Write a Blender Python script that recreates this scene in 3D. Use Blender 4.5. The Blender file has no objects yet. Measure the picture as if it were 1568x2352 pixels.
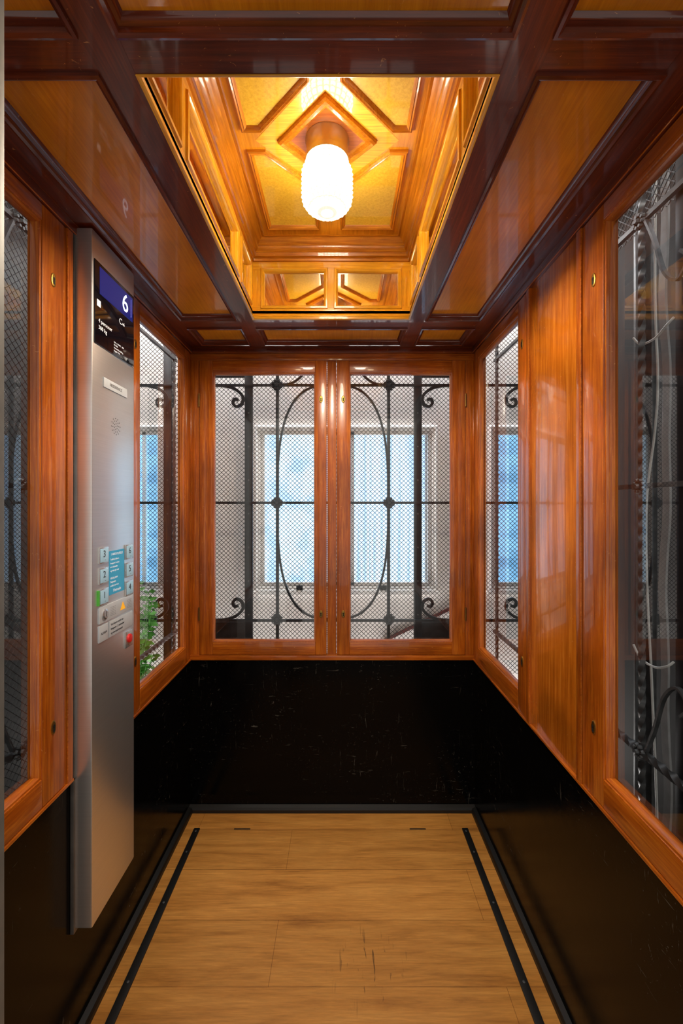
import bpy, bmesh, math, random
from mathutils import Vector, Matrix
random.seed(7)
sc = bpy.context.scene
COL = sc.collection
try:
    sc.view_settings.view_transform = 'Standard'
except Exception:
    pass

# ---------------------------------------------------------------- materials
def lin(h):
    h = h.lstrip('#')
    o = []
    for i in (0, 2, 4):
        c = int(h[i:i+2], 16) / 255
        o.append(c/12.92 if c <= .04045 else ((c+.055)/1.055)**2.4)
    return (o[0], o[1], o[2], 1)

def newmat(name):
    m = bpy.data.materials.new(name); m.use_nodes = True
    nt = m.node_tree
    return m, nt, nt.nodes['Principled BSDF']

def plain(name, col, rough=.5, metal=0, coat=0, emit=None, es=0, noise=0.15, nscale=30):
    m, nt, b = newmat(name)
    tc = nt.nodes.new('ShaderNodeTexCoord')
    n = nt.nodes.new('ShaderNodeTexNoise'); n.inputs['Scale'].default_value = nscale; n.inputs['Detail'].default_value = 4
    nt.links.new(tc.outputs['Object'], n.inputs['Vector'])
    r = nt.nodes.new('ShaderNodeValToRGB')
    c = lin(col)
    r.color_ramp.elements[0].position = .3; r.color_ramp.elements[1].position = .7
    r.color_ramp.elements[0].color = (c[0]*(1-noise), c[1]*(1-noise), c[2]*(1-noise), 1)
    r.color_ramp.elements[1].color = (min(1, c[0]*(1+noise)), min(1, c[1]*(1+noise)), min(1, c[2]*(1+noise)), 1)
    nt.links.new(n.outputs['Fac'], r.inputs['Fac'])
    nt.links.new(r.outputs['Color'], b.inputs['Base Color'])
    b.inputs['Roughness'].default_value = rough
    b.inputs['Metallic'].default_value = metal
    b.inputs['Coat Weight'].default_value = coat
    if emit:
        b.inputs['Emission Color'].default_value = lin(emit)
        b.inputs['Emission Strength'].default_value = es
    return m

def wood(name, dark, mid, light, axis, rough=.28, coat=.6, scale=1.0, bump=.004, blotch=(.66, 1.3), scr=.5):
    m, nt, b = newmat(name)
    N = nt.nodes.new; L = nt.links.new
    tc = N('ShaderNodeTexCoord')
    mp = N('ShaderNodeMapping')
    s = [95*scale]*3
    if axis == 'none':
        s = [14*scale]*3
    else:
        s['XYZ'.index(axis)] = 4.0*scale
    mp.inputs['Scale'].default_value = s
    L(tc.outputs['Object'], mp.inputs['Vector'])
    n = N('ShaderNodeTexNoise'); n.inputs['Scale'].default_value = 1.6; n.inputs['Detail'].default_value = 9
    n.inputs['Roughness'].default_value = .72; n.inputs['Distortion'].default_value = .4
    L(mp.outputs['Vector'], n.inputs['Vector'])
    r = N('ShaderNodeValToRGB')
    e = r.color_ramp.elements
    e[0].position = .26; e[0].color = lin(dark)
    e[1].position = .76; e[1].color = lin(light)
    k = r.color_ramp.elements.new(.5); k.color = lin(mid)
    L(n.outputs['Fac'], r.inputs['Fac'])
    n2 = N('ShaderNodeTexNoise'); n2.inputs['Scale'].default_value = 4.0; n2.inputs['Detail'].default_value = 4
    L(tc.outputs['Object'], n2.inputs['Vector'])
    mr = N('ShaderNodeMapRange'); mr.inputs['To Min'].default_value = blotch[0]; mr.inputs['To Max'].default_value = blotch[1]
    mr.inputs['From Min'].default_value = .3; mr.inputs['From Max'].default_value = .7
    L(n2.outputs['Fac'], mr.inputs['Value'])
    mx = N('ShaderNodeMix'); mx.data_type = 'RGBA'; mx.blend_type = 'MULTIPLY'; mx.inputs[0].default_value = 1
    L(r.outputs['Color'], mx.inputs[6]); L(mr.outputs['Result'], mx.inputs[7])
    n3 = N('ShaderNodeTexNoise'); n3.inputs['Scale'].default_value = 60; n3.inputs['Detail'].default_value = 5; n3.inputs['Distortion'].default_value = 2.5
    L(tc.outputs['Object'], n3.inputs['Vector'])
    sr = N('ShaderNodeMapRange'); sr.inputs['From Min'].default_value = .69; sr.inputs['From Max'].default_value = .74
    sr.inputs['To Min'].default_value = 0; sr.inputs['To Max'].default_value = scr
    L(n3.outputs['Fac'], sr.inputs['Value'])
    mx2 = N('ShaderNodeMix'); mx2.data_type = 'RGBA'; mx2.blend_type = 'MIX'
    L(sr.outputs['Result'], mx2.inputs[0]); L(mx.outputs[2], mx2.inputs[6]); mx2.inputs[7].default_value = lin('#d89858')
    L(mx2.outputs[2], b.inputs['Base Color'])
    b.inputs['Roughness'].default_value = rough
    b.inputs['Coat Weight'].default_value = coat
    b.inputs['Coat Roughness'].default_value = .05
    b.inputs['Specular IOR Level'].default_value = .35
    bp = N('ShaderNodeBump'); bp.inputs['Strength'].default_value = bump; bp.inputs['Distance'].default_value = .002
    L(n.outputs['Fac'], bp.inputs['Height']); L(bp.outputs['Normal'], b.inputs['Normal'])
    return m

W = {}
for ax in 'XYZ':
    W['frame'+ax] = wood('varnished_wood_'+ax, '#743006', '#a4500e', '#cc7c20', ax)
    W['beam'+ax] = wood('dark_mahogany_'+ax, '#401408', '#5c2009', '#7c3210', ax)
    W['gold'+ax] = wood('golden_wood_'+ax, '#c07808', '#e4a01c', '#fac43c', ax)
    W['mould'+ax] = wood('moulding_wood_'+ax, '#8a4806', '#b86c10', '#dc9424', ax)
W['coffer'] = wood('coffer_veneer', '#b4640a', '#cc7c10', '#e0921c', 'Y', scale=.8, blotch=(.74, 1.22))
W['burl'] = wood('burl_veneer', '#c4941a', '#dcae2a', '#ecc244', 'none', rough=.4, scale=5, blotch=(.85, 1.12), scr=0)
W['panel'] = wood('panel_veneer', '#92480c', '#bc6616', '#de8a2c', 'Z', scale=.7, rough=.2)
W['diamond'] = wood('diamond_veneer', '#7e3e10', '#a45618', '#c07224', 'X')
W['top'] = wood('well_top_wood', '#b06a0e', '#d48818', '#eca42c', 'Y')

def lacquer():
    m, nt, b = newmat('black_lacquer')
    N = nt.nodes.new; L = nt.links.new
    tc = N('ShaderNodeTexCoord')
    n = N('ShaderNodeTexNoise'); n.inputs['Scale'].default_value = 9; n.inputs['Detail'].default_value = 10; n.inputs['Roughness'].default_value = .75
    L(tc.outputs['Object'], n.inputs['Vector'])
    r = N('ShaderNodeMapRange'); r.inputs['From Min'].default_value = .4; r.inputs['From Max'].default_value = .65
    r.inputs['To Min'].default_value = .07; r.inputs['To Max'].default_value = .22
    L(n.outputs['Fac'], r.inputs['Value']); L(r.outputs['Result'], b.inputs['Roughness'])
    last = None
    for i, (rot, sc_) in enumerate((((.5, .7, .3), (90, 90, 12)), ((-.6, .3, -.5), (14, 95, 80)), ((.2, -.9, .4), (80, 16, 100)))):
        mp = N('ShaderNodeMapping'); mp.inputs['Scale'].default_value = sc_; mp.inputs['Rotation'].default_value = rot
        L(tc.outputs['Object'], mp.inputs['Vector'])
        n2 = N('ShaderNodeTexNoise'); n2.inputs['Scale'].default_value = 1.0; n2.inputs['Detail'].default_value = 5; n2.inputs['Distortion'].default_value = .6; n2.inputs['Roughness'].default_value = .7
        L(mp.outputs['Vector'], n2.inputs['Vector'])
        q = N('ShaderNodeMapRange'); q.inputs['From Min'].default_value = .64; q.inputs['From Max'].default_value = .74
        L(n2.outputs['Fac'], q.inputs['Value'])
        if last is None: last = q.outputs['Result']
        else:
            a = N('ShaderNodeMath'); a.operation = 'MAXIMUM'; L(last, a.inputs[0]); L(q.outputs['Result'], a.inputs[1]); last = a.outputs[0]
    n4 = N('ShaderNodeTexNoise'); n4.inputs['Scale'].default_value = 3.2; n4.inputs['Detail'].default_value = 2
    L(tc.outputs['Object'], n4.inputs['Vector'])
    q4 = N('ShaderNodeMapRange'); q4.inputs['From Min'].default_value = .42; q4.inputs['From Max'].default_value = .62
    L(n4.outputs['Fac'], q4.inputs['Value'])
    a4 = N('ShaderNodeMath'); a4.operation = 'MULTIPLY'; L(last, a4.inputs[0]); L(q4.outputs['Result'], a4.inputs[1])
    cr = N('ShaderNodeValToRGB'); e = cr.color_ramp.elements
    e[0].position = 0; e[0].color = (.0013, .0013, .0014, 1); e[1].position = 1; e[1].color = (.14, .13, .11, 1)
    L(a4.outputs[0], cr.inputs['Fac']); L(cr.outputs['Color'], b.inputs['Base Color'])
    b.inputs['Specular IOR Level'].default_value = .11
    bp = N('ShaderNodeBump'); bp.inputs['Strength'].default_value = .12; bp.inputs['Distance'].default_value = .004
    L(n.outputs['Fac'], bp.inputs['Height']); L(bp.outputs['Normal'], b.inputs['Normal'])
    return m
LACQ = lacquer()

def steel():
    m, nt, b = newmat('brushed_steel')
    N = nt.nodes.new; L = nt.links.new
    tc = N('ShaderNodeTexCoord'); mp = N('ShaderNodeMapping'); mp.inputs['Scale'].default_value = (6, 6, 420)
    L(tc.outputs['Object'], mp.inputs['Vector'])
    n = N('ShaderNodeTexNoise'); n.inputs['Scale'].default_value = 1; n.inputs['Detail'].default_value = 2
    L(mp.outputs['Vector'], n.inputs['Vector'])
    r = N('ShaderNodeMapRange'); r.inputs['To Min'].default_value = .33; r.inputs['To Max'].default_value = .35
    L(n.outputs['Fac'], r.inputs['Value']); L(r.outputs['Result'], b.inputs['Roughness'])
    c = N('ShaderNodeMapRange'); c.inputs['To Min'].default_value = .74; c.inputs['To Max'].default_value = .84
    L(n.outputs['Fac'], c.inputs['Value'])
    cc = N('ShaderNodeCombineColor'); L(c.outputs['Result'], cc.inputs[0]); L(c.outputs['Result'], cc.inputs[1]); L(c.outputs['Result'], cc.inputs[2])
    L(cc.outputs[0], b.inputs['Base Color']); b.inputs['Metallic'].default_value = .9
    return m
STEEL = steel()

def floormat():
    m, nt, b = newmat('wood_plank_floor')
    N = nt.nodes.new; L = nt.links.new
    tc = N('ShaderNodeTexCoord')
    mp0 = N('ShaderNodeMapping'); mp0.inputs['Location'].default_value = (.17, .153, 0)
    L(tc.outputs['Object'], mp0.inputs['Vector'])
    br = N('ShaderNodeTexBrick'); br.inputs['Scale'].default_value = 1
    br.inputs['Brick Width'].default_value = 1.1; br.inputs['Row Height'].default_value = .2
    br.inputs['Mortar Size'].default_value = .0008; br.offset = .37; br.offset_frequency = 2
    br.inputs['Color1'].default_value = (.92, .92, .91, 1); br.inputs['Color2'].default_value = (1.05, 1.04, 1.03, 1)
    br.inputs['Mortar'].default_value = (.48, .42, .36, 1)
    L(mp0.outputs['Vector'], br.inputs['Vector'])
    def grain(sx, sy, dist, det, rough):
        mp = N('ShaderNodeMapping'); mp.inputs['Scale'].default_value = (sx, sy, 1)
        L(tc.outputs['Object'], mp.inputs['Vector'])
        n = N('ShaderNodeTexNoise'); n.inputs['Scale'].default_value = 1.5; n.inputs['Detail'].default_value = det; n.inputs['Distortion'].default_value = dist
        n.inputs['Roughness'].default_value = rough
        L(mp.outputs['Vector'], n.inputs['Vector']); return n
    n = grain(1.5, 15, .5, 12, .68)
    r = N('ShaderNodeValToRGB'); e = r.color_ramp.elements
    e[0].position = .24; e[0].color = lin('#86521e'); e[1].position = .78; e[1].color = lin('#cc9248')
    k = e.new(.47); k.color = lin('#b47a36')
    L(n.outputs['Fac'], r.inputs['Fac'])
    nf = grain(7, 120, .2, 6, .7)
    fr = N('ShaderNodeMapRange'); fr.inputs['From Min'].default_value = .3; fr.inputs['From Max'].default_value = .7
    fr.inputs['To Min'].default_value = .76; fr.inputs['To Max'].default_value = 1.18
    L(nf.outputs['Fac'], fr.inputs['Value'])
    mxf = N('ShaderNodeMix'); mxf.data_type = 'RGBA'; mxf.blend_type = 'MULTIPLY'; mxf.inputs[0].default_value = 1
    L(r.outputs['Color'], mxf.inputs[6]); L(fr.outputs['Result'], mxf.inputs[7])
    mx = N('ShaderNodeMix'); mx.data_type = 'RGBA'; mx.blend_type = 'MULTIPLY'; mx.inputs[0].default_value = 1
    L(mxf.outputs[2], mx.inputs[6]); L(br.outputs['Color'], mx.inputs[7])
    mp3 = N('ShaderNodeMapping'); mp3.inputs['Scale'].default_value = (60, 8, 1); mp3.inputs['Location'].default_value = (3.3, 1.2, 0)
    L(tc.outputs['Object'], mp3.inputs['Vector'])
    n3 = N('ShaderNodeTexNoise'); n3.inputs['Scale'].default_value = 1.5; n3.inputs['Detail'].default_value = 5; n3.inputs['Distortion'].default_value = .4
    L(mp3.outputs['Vector'], n3.inputs['Vector'])
    sr = N('ShaderNodeMapRange'); sr.inputs['From Min'].default_value = .62; sr.inputs['From Max'].default_value = .66
    sr.inputs['To Max'].default_value = .8
    L(n3.outputs['Fac'], sr.inputs['Value'])
    ds = N('ShaderNodeVectorMath'); ds.operation = 'DISTANCE'; ds.inputs[1].default_value = (.13, .10, 0)
    mpd = N('ShaderNodeMapping'); mpd.inputs['Scale'].default_value = (1, 1, 0)
    L(tc.outputs['Object'], mpd.inputs['Vector']); L(mpd.outputs['Vector'], ds.inputs[0])
    dm_ = N('ShaderNodeMapRange'); dm_.inputs['From Min'].default_value = .05; dm_.inputs['From Max'].default_value = .14
    dm_.inputs['To Min'].default_value = 1; dm_.inputs['To Max'].default_value = 0
    L(ds.outputs['Value'], dm_.inputs['Value'])
    am = N('ShaderNodeMath'); am.operation = 'MULTIPLY'; L(sr.outputs['Result'], am.inputs[0]); L(dm_.outputs['Result'], am.inputs[1])
    mx2 = N('ShaderNodeMix'); mx2.data_type = 'RGBA'
    L(am.outputs[0], mx2.inputs[0]); L(mx.outputs[2], mx2.inputs[6]); mx2.inputs[7].default_value = lin('#3a220e')
    L(mx2.outputs[2], b.inputs['Base Color'])
    b.inputs['Roughness'].default_value = .45
    b.inputs['Specular IOR Level'].default_value = .35
    return m
FLOOR = floormat()

def glassmat(name, base=.07, tint=(.98, .985, .985, 1)):
    m, nt, b = newmat(name)
    N = nt.nodes.new; L = nt.links.new
    nt.nodes.remove(b)
    out = [x for x in nt.nodes if x.type == 'OUTPUT_MATERIAL'][0]
    lw = N('ShaderNodeLayerWeight'); lw.inputs['Blend'].default_value = .5
    pw = N('ShaderNodeMath'); pw.operation = 'POWER'; pw.inputs[1].default_value = 3.2
    L(lw.outputs['Facing'], pw.inputs[0])
    ma = N('ShaderNodeMath'); ma.operation = 'MULTIPLY_ADD'; ma.inputs[1].default_value = .85; ma.inputs[2].default_value = base
    L(pw.outputs[0], ma.inputs[0])
    tr = N('ShaderNodeBsdfTransparent'); tr.inputs['Color'].default_value = tint
    gl = N('ShaderNodeBsdfGlossy'); gl.inputs['Roughness'].default_value = .0
    mx = N('ShaderNodeMixShader'); L(ma.outputs[0], mx.inputs[0]); L(tr.outputs[0], mx.inputs[1]); L(gl.outputs[0], mx.inputs[2])
    L(mx.outputs[0], out.inputs['Surface'])
    return m
GLASS = glassmat('clear_glass')

def daylight(name, c0, c1, st, sx=34, sz=.6):
    m, nt, b = newmat(name)
    N = nt.nodes.new; L = nt.links.new
    tc = N('ShaderNodeTexCoord'); mp = N('ShaderNodeMapping'); mp.inputs['Scale'].default_value = (sx, 1, sz)
    L(tc.outputs['Object'], mp.inputs['Vector'])
    n = N('ShaderNodeTexNoise'); n.inputs['Scale'].default_value = 1.2; n.inputs['Detail'].default_value = 3
    L(mp.outputs['Vector'], n.inputs['Vector'])
    r = N('ShaderNodeValToRGB'); e = r.color_ramp.elements
    e[0].position = .40; e[0].color = c0; e[1].position = .56; e[1].color = c1
    L(n.outputs['Fac'], r.inputs['Fac'])
    L(r.outputs['Color'], b.inputs['Emission Color']); b.inputs['Emission Strength'].default_value = st
    b.inputs['Base Color'].default_value = (.3, .4, .5, 1); b.inputs['Roughness'].default_value = .3
    return m
DAY = daylight('daylit_curtained_glass', (.30, .52, .84, 1), (.62, .82, 1, 1), 1.7)
DAY2 = daylight('pale_daylit_glass', (.34, .60, .92, 1), (.62, .84, 1, 1), 1.7, 7, 5)
DAYB = daylight('blue_daylit_glass', (.10, .34, .62, 1), (.24, .60, .98, 1), 1.5, 3, 7)

MIRROR = plain('antique_mirror', '#e8dcc0', rough=.03, metal=1, noise=.03)
IRON = plain('wrought_iron', '#1d2126', rough=.45, metal=.3, noise=.3)
IRON2 = plain('worn_grey_iron', '#505254', rough=.4, metal=.4, noise=.4)
WIRE = plain('mesh_wire', '#1c1d1f', rough=.5, metal=.2)
WIRE2 = plain('galvanised_wire', '#55575a', rough=.5, metal=.3)
BRASS = plain('aged_brass', '#a07c3a', rough=.4, metal=1)
BRASSD = plain('tarnished_brass', '#7a5a2c', rough=.5, metal=.9)
HOLE = plain('dark_hole', '#070605', rough=.8)
BLACK = plain('black_trim', '#0c0b0a', rough=.5)
SCREEN = plain('black_display_glass', '#0a0a10', rough=.08, coat=.5)
LCD = plain('lcd_blue', '#0a0c24', rough=.12, emit='#2c3498', es=.45)
LCDWHITE = plain('lcd_white', '#d8e4ff', emit='#d6e6ff', es=2.0)
LCDEDGE = plain('lcd_edge', '#8a90ff', emit='#8088ff', es=.7)
PRINTW = plain('white_print', '#e6e6ea', emit='#e6e6ea', es=.2, noise=.02)
PRINTK = plain('black_print', '#15151a', noise=.02)
CHROME = plain('chrome', '#d0d0d0', rough=.22, metal=.8, noise=.03)
BUTTON = plain('button_face', '#a9d2ea', rough=.3, noise=.03)
CYAN = plain('cyan_sticker', '#35a8d8', rough=.4, noise=.03)
YELLOW = plain('yellow_symbol', '#f0b010', rough=.4, emit='#f0a010', es=.4)
RED = plain('red_plastic', '#d01c1c', rough=.3)
GREEN = plain('green_tag', '#4fae3a', rough=.4)
GREYLBL = plain('silver_label', '#b9bdc2', rough=.35, noise=.04)
PLASTER = plain('stair_plaster', '#e8e2de', rough=.8, noise=.05, nscale=6)
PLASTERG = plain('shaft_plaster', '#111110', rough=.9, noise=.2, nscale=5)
WINPAINT = plain('window_paint', '#f8f6f4', rough=.5, noise=.03)
LANDING = plain('landing_stone', '#6f6a62', rough=.6)
JAMB = plain('grey_door_jamb', '#6a6760', rough=.5, metal=.2)
DARKST = plain('dark_steel', '#6a6662', rough=.4, metal=.6)
LAMPBASE = plain('brushed_lamp_metal', '#b8aca0', rough=.33, metal=.95, noise=.05)
CABLE = plain('grey_cable', '#88898a', rough=.5)
CABLEW = plain('white_cable', '#c0c2c0', rough=.5)
LEAF = plain('green_leaf', '#58a83a', rough=.5, noise=.5)
POT = plain('terracotta', '#9c5230', rough=.7)
MAROON = plain('maroon_paint', '#5a1c16', rough=.5)
def globe_mat():
    m, nt, b = newmat('opal_globe')
    b.inputs['Base Color'].default_value = (.9, .88, .82, 1)
    N = nt.nodes.new; L = nt.links.new
    tc = N('ShaderNodeTexCoord'); sp = N('ShaderNodeSeparateXYZ'); L(tc.outputs['Object'], sp.inputs[0])
    at = N('ShaderNodeMath'); at.operation = 'ARCTAN2'; L(sp.outputs['Y'], at.inputs[0]); L(sp.outputs['X'], at.inputs[1])
    def wave(src, k):
        a = N('ShaderNodeMath'); a.operation = 'MULTIPLY'; a.inputs[1].default_value = k; L(src, a.inputs[0])
        c = N('ShaderNodeMath'); c.operation = 'COSINE'; L(a.outputs[0], c.inputs[0]); return c.outputs[0]
    w1 = wave(at.outputs[0], 24); w2 = wave(sp.outputs['Z'], 2*math.pi/.0126)
    mn = N('ShaderNodeMath'); mn.operation = 'MINIMUM'; L(w1, mn.inputs[0]); L(w2, mn.inputs[1])
    mr = N('ShaderNodeMapRange'); mr.inputs['From Min'].default_value = -.86; mr.inputs['From Max'].default_value = -.2
    mr.inputs['To Min'].default_value = .82; mr.inputs['To Max'].default_value = 44
    L(mn.outputs[0], mr.inputs['Value']); L(mr.outputs['Result'], b.inputs['Emission Strength'])
    b.inputs['Emission Color'].default_value = (1, .90, .72, 1)
    return m
GLOBE = globe_mat()

# ---------------------------------------------------------------- mesh builder
WLOC = {}
class MB:
    def __init__(s):
        s.v = []; s.f = []; s.m = []; s.mats = []
    def mi(s, mat):
        if mat not in s.mats: s.mats.append(mat)
        return s.mats.index(mat)
    def face(s, idx, mat):
        s.f.append(idx); s.m.append(s.mi(mat))
    def box(s, x0, x1, y0, y1, z0, z1, mat, mf=None):
        b = len(s.v)
        P = [(x, y, z) for x in (x0, x1) for y in (y0, y1) for z in (z0, z1)]
        if mf: P = [mf(*p) for p in P]
        s.v += [tuple(p) for p in P]
        for q in ((0, 1, 3, 2), (4, 6, 7, 5), (0, 4, 5, 1), (2, 3, 7, 6), (0, 2, 6, 4), (1, 5, 7, 3)):
            s.face([b+i for i in q], mat)
        return s
    def quad(s, pts, mat):
        b = len(s.v); s.v += [tuple(p) for p in pts]; s.face(list(range(b, b+len(pts))), mat); return s
    def sweep(s, poly, prof, mf, mU, mV=None, closed=False):
        mV = mV or mU
        A = sum(poly[i][0]*poly[(i+1) % len(poly)][1]-poly[(i+1) % len(poly)][0]*poly[i][1] for i in range(len(poly)))
        if A < 0: poly = poly[::-1]
        n = len(poly); nor = []
        for i in range(n):
            a = Vector(poly[i]); c = Vector(poly[(i+1) % n]); d = (c-a).normalized()
            nor.append(Vector((-d.y, d.x)))
        off = []
        for i in range(n):
            n1 = nor[i-1]; n2 = nor[i]
            off.append((n1+n2)/(1+n1.dot(n2)))
        b = len(s.v)
        for (d, h) in prof:
            for i in range(n):
                p = Vector(poly[i])+off[i]*d
                s.v.append(tuple(mf(p.x, p.y, h)))
        K = len(prof)
        for k in range(K if closed else K-1):
            k2 = (k+1) % K
            for i in range(n):
                j = (i+1) % n
                dx = abs(poly[j][0]-poly[i][0]); dy = abs(poly[j][1]-poly[i][1])
                s.face([b+k*n+i, b+k*n+j, b+k2*n+j, b+k2*n+i], mU if dx >= dy else mV)
        return s
    def tube(s, path, sec, mat, closed=False, twist=0, caps=True, ref=None):
        if not isinstance(sec, list):
            r = sec; k = 8
            sec = [(r*math.cos(2*math.pi*i/k), r*math.sin(2*math.pi*i/k)) for i in range(k)]
        P = [Vector(p) for p in path]; n = len(P); K = len(sec); b = len(s.v)
        T = []
        for i in range(n):
            if closed: t = P[(i+1) % n]-P[i-1]
            else: t = P[min(i+1, n-1)]-P[max(i-1, 0)]
            T.append(t.normalized())
        r0 = Vector(ref) if ref else (Vector((0, 0, 1)) if abs(T[0].z) < .9 else Vector((0, 1, 0)))
        N0 = (r0-T[0]*r0.dot(T[0])).normalized()
        L = 0
        for i in range(n):
            if i:
                L += (P[i]-P[i-1]).length
                if ref:
                    N0 = (r0-T[i]*r0.dot(T[i])).normalized()
                else:
                    N0 = (N0-T[i]*N0.dot(T[i])).normalized()
            B0 = T[i].cross(N0)
            a = twist*L; ca, sa = math.cos(a), math.sin(a)
            for (u, v) in sec:
                uu = u*ca-v*sa; vv = u*sa+v*ca
                s.v.append(tuple(P[i]+N0*uu+B0*vv))
        for i in range(n if closed else n-1):
            j = (i+1) % n
            for k in range(K):
                k2 = (k+1) % K
                s.face([b+i*K+k, b+i*K+k2, b+j*K+k2, b+j*K+k], mat)
        if caps and not closed:
            s.face([b+k for k in range(K)][::-1], mat); s.face([b+(n-1)*K+k for k in range(K)], mat)
        return s
    def lathe(s, prof, c, mat, seg=32, mf=None, rmod=None):
        b = len(s.v); K = len(prof)
        for (r, h) in prof:
            for i in range(seg):
                a = 2*math.pi*i/seg
                rr = max(r, 1e-4)*(rmod(a, h) if rmod else 1)
                p = (rr*math.cos(a), rr*math.sin(a), h)
                if mf: p = mf(*p)
                s.v.append((c[0]+p[0], c[1]+p[1], c[2]+p[2]))
        for k in range(K-1):
            for i in range(seg):
                j = (i+1) % seg
                s.face([b+k*seg+i, b+k*seg+j, b+(k+1)*seg+j, b+(k+1)*seg+i], mat)
        s.face([b+i for i in range(seg)][::-1], mat); s.face([b+(K-1)*seg+i for i in range(seg)], mat)
        return s
    def build(s, name, parent=None, label=None, bevel=0, smooth=True, **props):
        xs = [[p[i] for p in s.v] for i in range(3)]
        c = Vector([(min(a)+max(a))/2 for a in xs]); c.z = min(xs[2]) if parent is None else c.z
        me = bpy.data.meshes.new(name)
        me.from_pydata([tuple(Vector(p)-c) for p in s.v], [], s.f)
        for m in s.mats: me.materials.append(m)
        for i, p in enumerate(me.polygons): p.material_index = s.m[i]
        bm = bmesh.new(); bm.from_mesh(me)
        bmesh.ops.recalc_face_normals(bm, faces=bm.faces)
        if bevel:
            es = [e for e in bm.edges if len(e.link_faces) == 2 and e.calc_face_angle(0) > .6]
            bmesh.ops.bevel(bm, geom=es, offset=bevel, segments=2, profile=.6, affect='EDGES')
        if smooth:
            for f in bm.faces: f.smooth = True
            for e in bm.edges:
                e.smooth = len(e.link_faces) == 2 and e.calc_face_angle(0) < .7
        bm.to_mesh(me); bm.free()
        o = bpy.data.objects.new(name, me)
        return place(o, c, parent, label, props)

def place(o, c, parent, label=None, props={}):
    COL.objects.link(o)
    WLOC[o.name] = Vector(c)
    if parent is not None:
        o.parent = parent; o.location = Vector(c)-WLOC[parent.name]
    else:
        o.location = c
    if label: o['label'] = label
    for k, v in props.items(): o[k] = v
    return o

def empty(name, c, label, **props):
    o = bpy.data.objects.new(name, None); o.empty_display_size = .05
    return place(o, c, None, label, props)

def smoothpath(pts, k=6, closed=False):
    P = [Vector(p) for p in pts]; out = []; n = len(P)
    for i in range(n if closed else n-1):
        g = lambda j: P[j % n] if closed else P[max(0, min(n-1, j))]
        p0, p1, p2, p3 = g(i-1), g(i), g(i+1), g(i+2)
        for q in range(k):
            t = q/k
            out.append(.5*((2*p1)+(p2-p0)*t+(2*p0-5*p1+4*p2-p3)*t*t+(3*p1-p0-3*p2+p3)*t**3))
    if not closed: out.append(P[-1])
    return out

# ---------------------------------------------------------------- geometry constants
XL, XR, YB, YF = -.696, .61, 1.96, .42
ZC, ZS = 2.124, .694
CAM = 1.40
mB = lambda u, v, h: (u, YB-h, v)
mL = lambda u, v, h: (XL+h, u, v)
mR = lambda u, v, h: (XR-h, u, v)
mC = lambda u, v, h: (u, v, ZC-h)

# ---------------------------------------------------------------- floor & walls
MB().box(XL-.03, XR+.03, .40, YB+.03, -.03, 0, FLOOR).build('floor', label='oak plank laminate floor of the lift cabin', kind='structure')
MB().box(XL-.8, XR+.8, -1.2, 2.6, -.08, -.031, LANDING).build('floor_landing', label='grey stone landing floor around the lift', kind='structure')

MB().box(XL-.03, XR+.03, YB, YB+.03, 0, ZS, LACQ).build('wall_back', label='black lacquered lower wall panel', kind='structure')
wl = MB().box(XL-.03, XL, YF, YB, 0, ZS, LACQ).build('wall_left', label='black lacquered lower wall with wood panel above', kind='structure')
wr = MB().box(XR, XR+.03, YF, YB, 0, ZS, LACQ).build('wall_right', label='black lacquered lower wall with wood panel above', kind='structure')

def bb(name, mf, u0, u1):
    m = MB(); sec = [(0, 0), (.018, 0), (.018, .014), (.014, .024), (0, .030)]
    b = len(m.v)
    for u in (u0, u1):
        for (h, v) in sec: m.v.append(mf(u, v, h))
    K = len(sec)
    for k in range(K):
        m.face([b+k, b+(k+1) % K, b+K+(k+1) % K, b+K+k], BLACK)
    m.face([b+k for k in range(K)], BLACK); m.face([b+K+k for k in range(K)], BLACK)
    m.build(name, label='black skirting strip', kind='structure', smooth=False)
bb('baseboard_back', mB, XL, XR); bb('baseboard_left', mL, YF, YB-.018); bb('baseboard_right', mR, YF, YB-.018)

m = MB()
F = lambda a: W['frame'+a]
m.box(XL, XR, ZS, .716, -.03, .010, F('X'), mB)
m.box(XL, XR, 2.068, 2.10, -.03, .002, F('X'), mB)
m.box(XL, XR, 2.10, ZC, -.03, .016, W['beamX'], mB)
m.box(XL, -.652, .716, 2.068, -.03, .002, F('Z'), mB)
m.box(.568, XR, .716, 2.068, -.03, .002, F('Z'), mB)
m.box(-.066, -.024, .716, 2.068, -.03, -.006, F('Z'), mB)
m.build('trim_1', label='varnished wood surround above black panel', bevel=.0015, kind='structure')

def side_trim(name, mf, wall):
    m = MB()
    m.box(YF, YB, ZS, .702, -.03, .010, F('Y'), mf)
    m.box(YF, YB, 2.098, ZC, -.03, .014, W['beamY'], mf)
    for (a, b, h) in ((1.932, YB, .003), (1.366, 1.388, .010), (1.07, 1.092, .010), (YF, .45, .003)):
        m.box(a, b, .702, 2.098, -.03, h, F('Z'), mf)
    m.build(name, label='varnished wood posts and rails around the glazing', bevel=.002, kind='structure')
    MB().box(1.092, 1.366, .702, 2.098, -.03, .002, W['panel'], mf).build('wood_panel', parent=wall, label='glossy orange-brown veneer panel', bevel=.001)
side_trim('trim_2', mL, wl); side_trim('trim_3', mR, wr)

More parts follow.
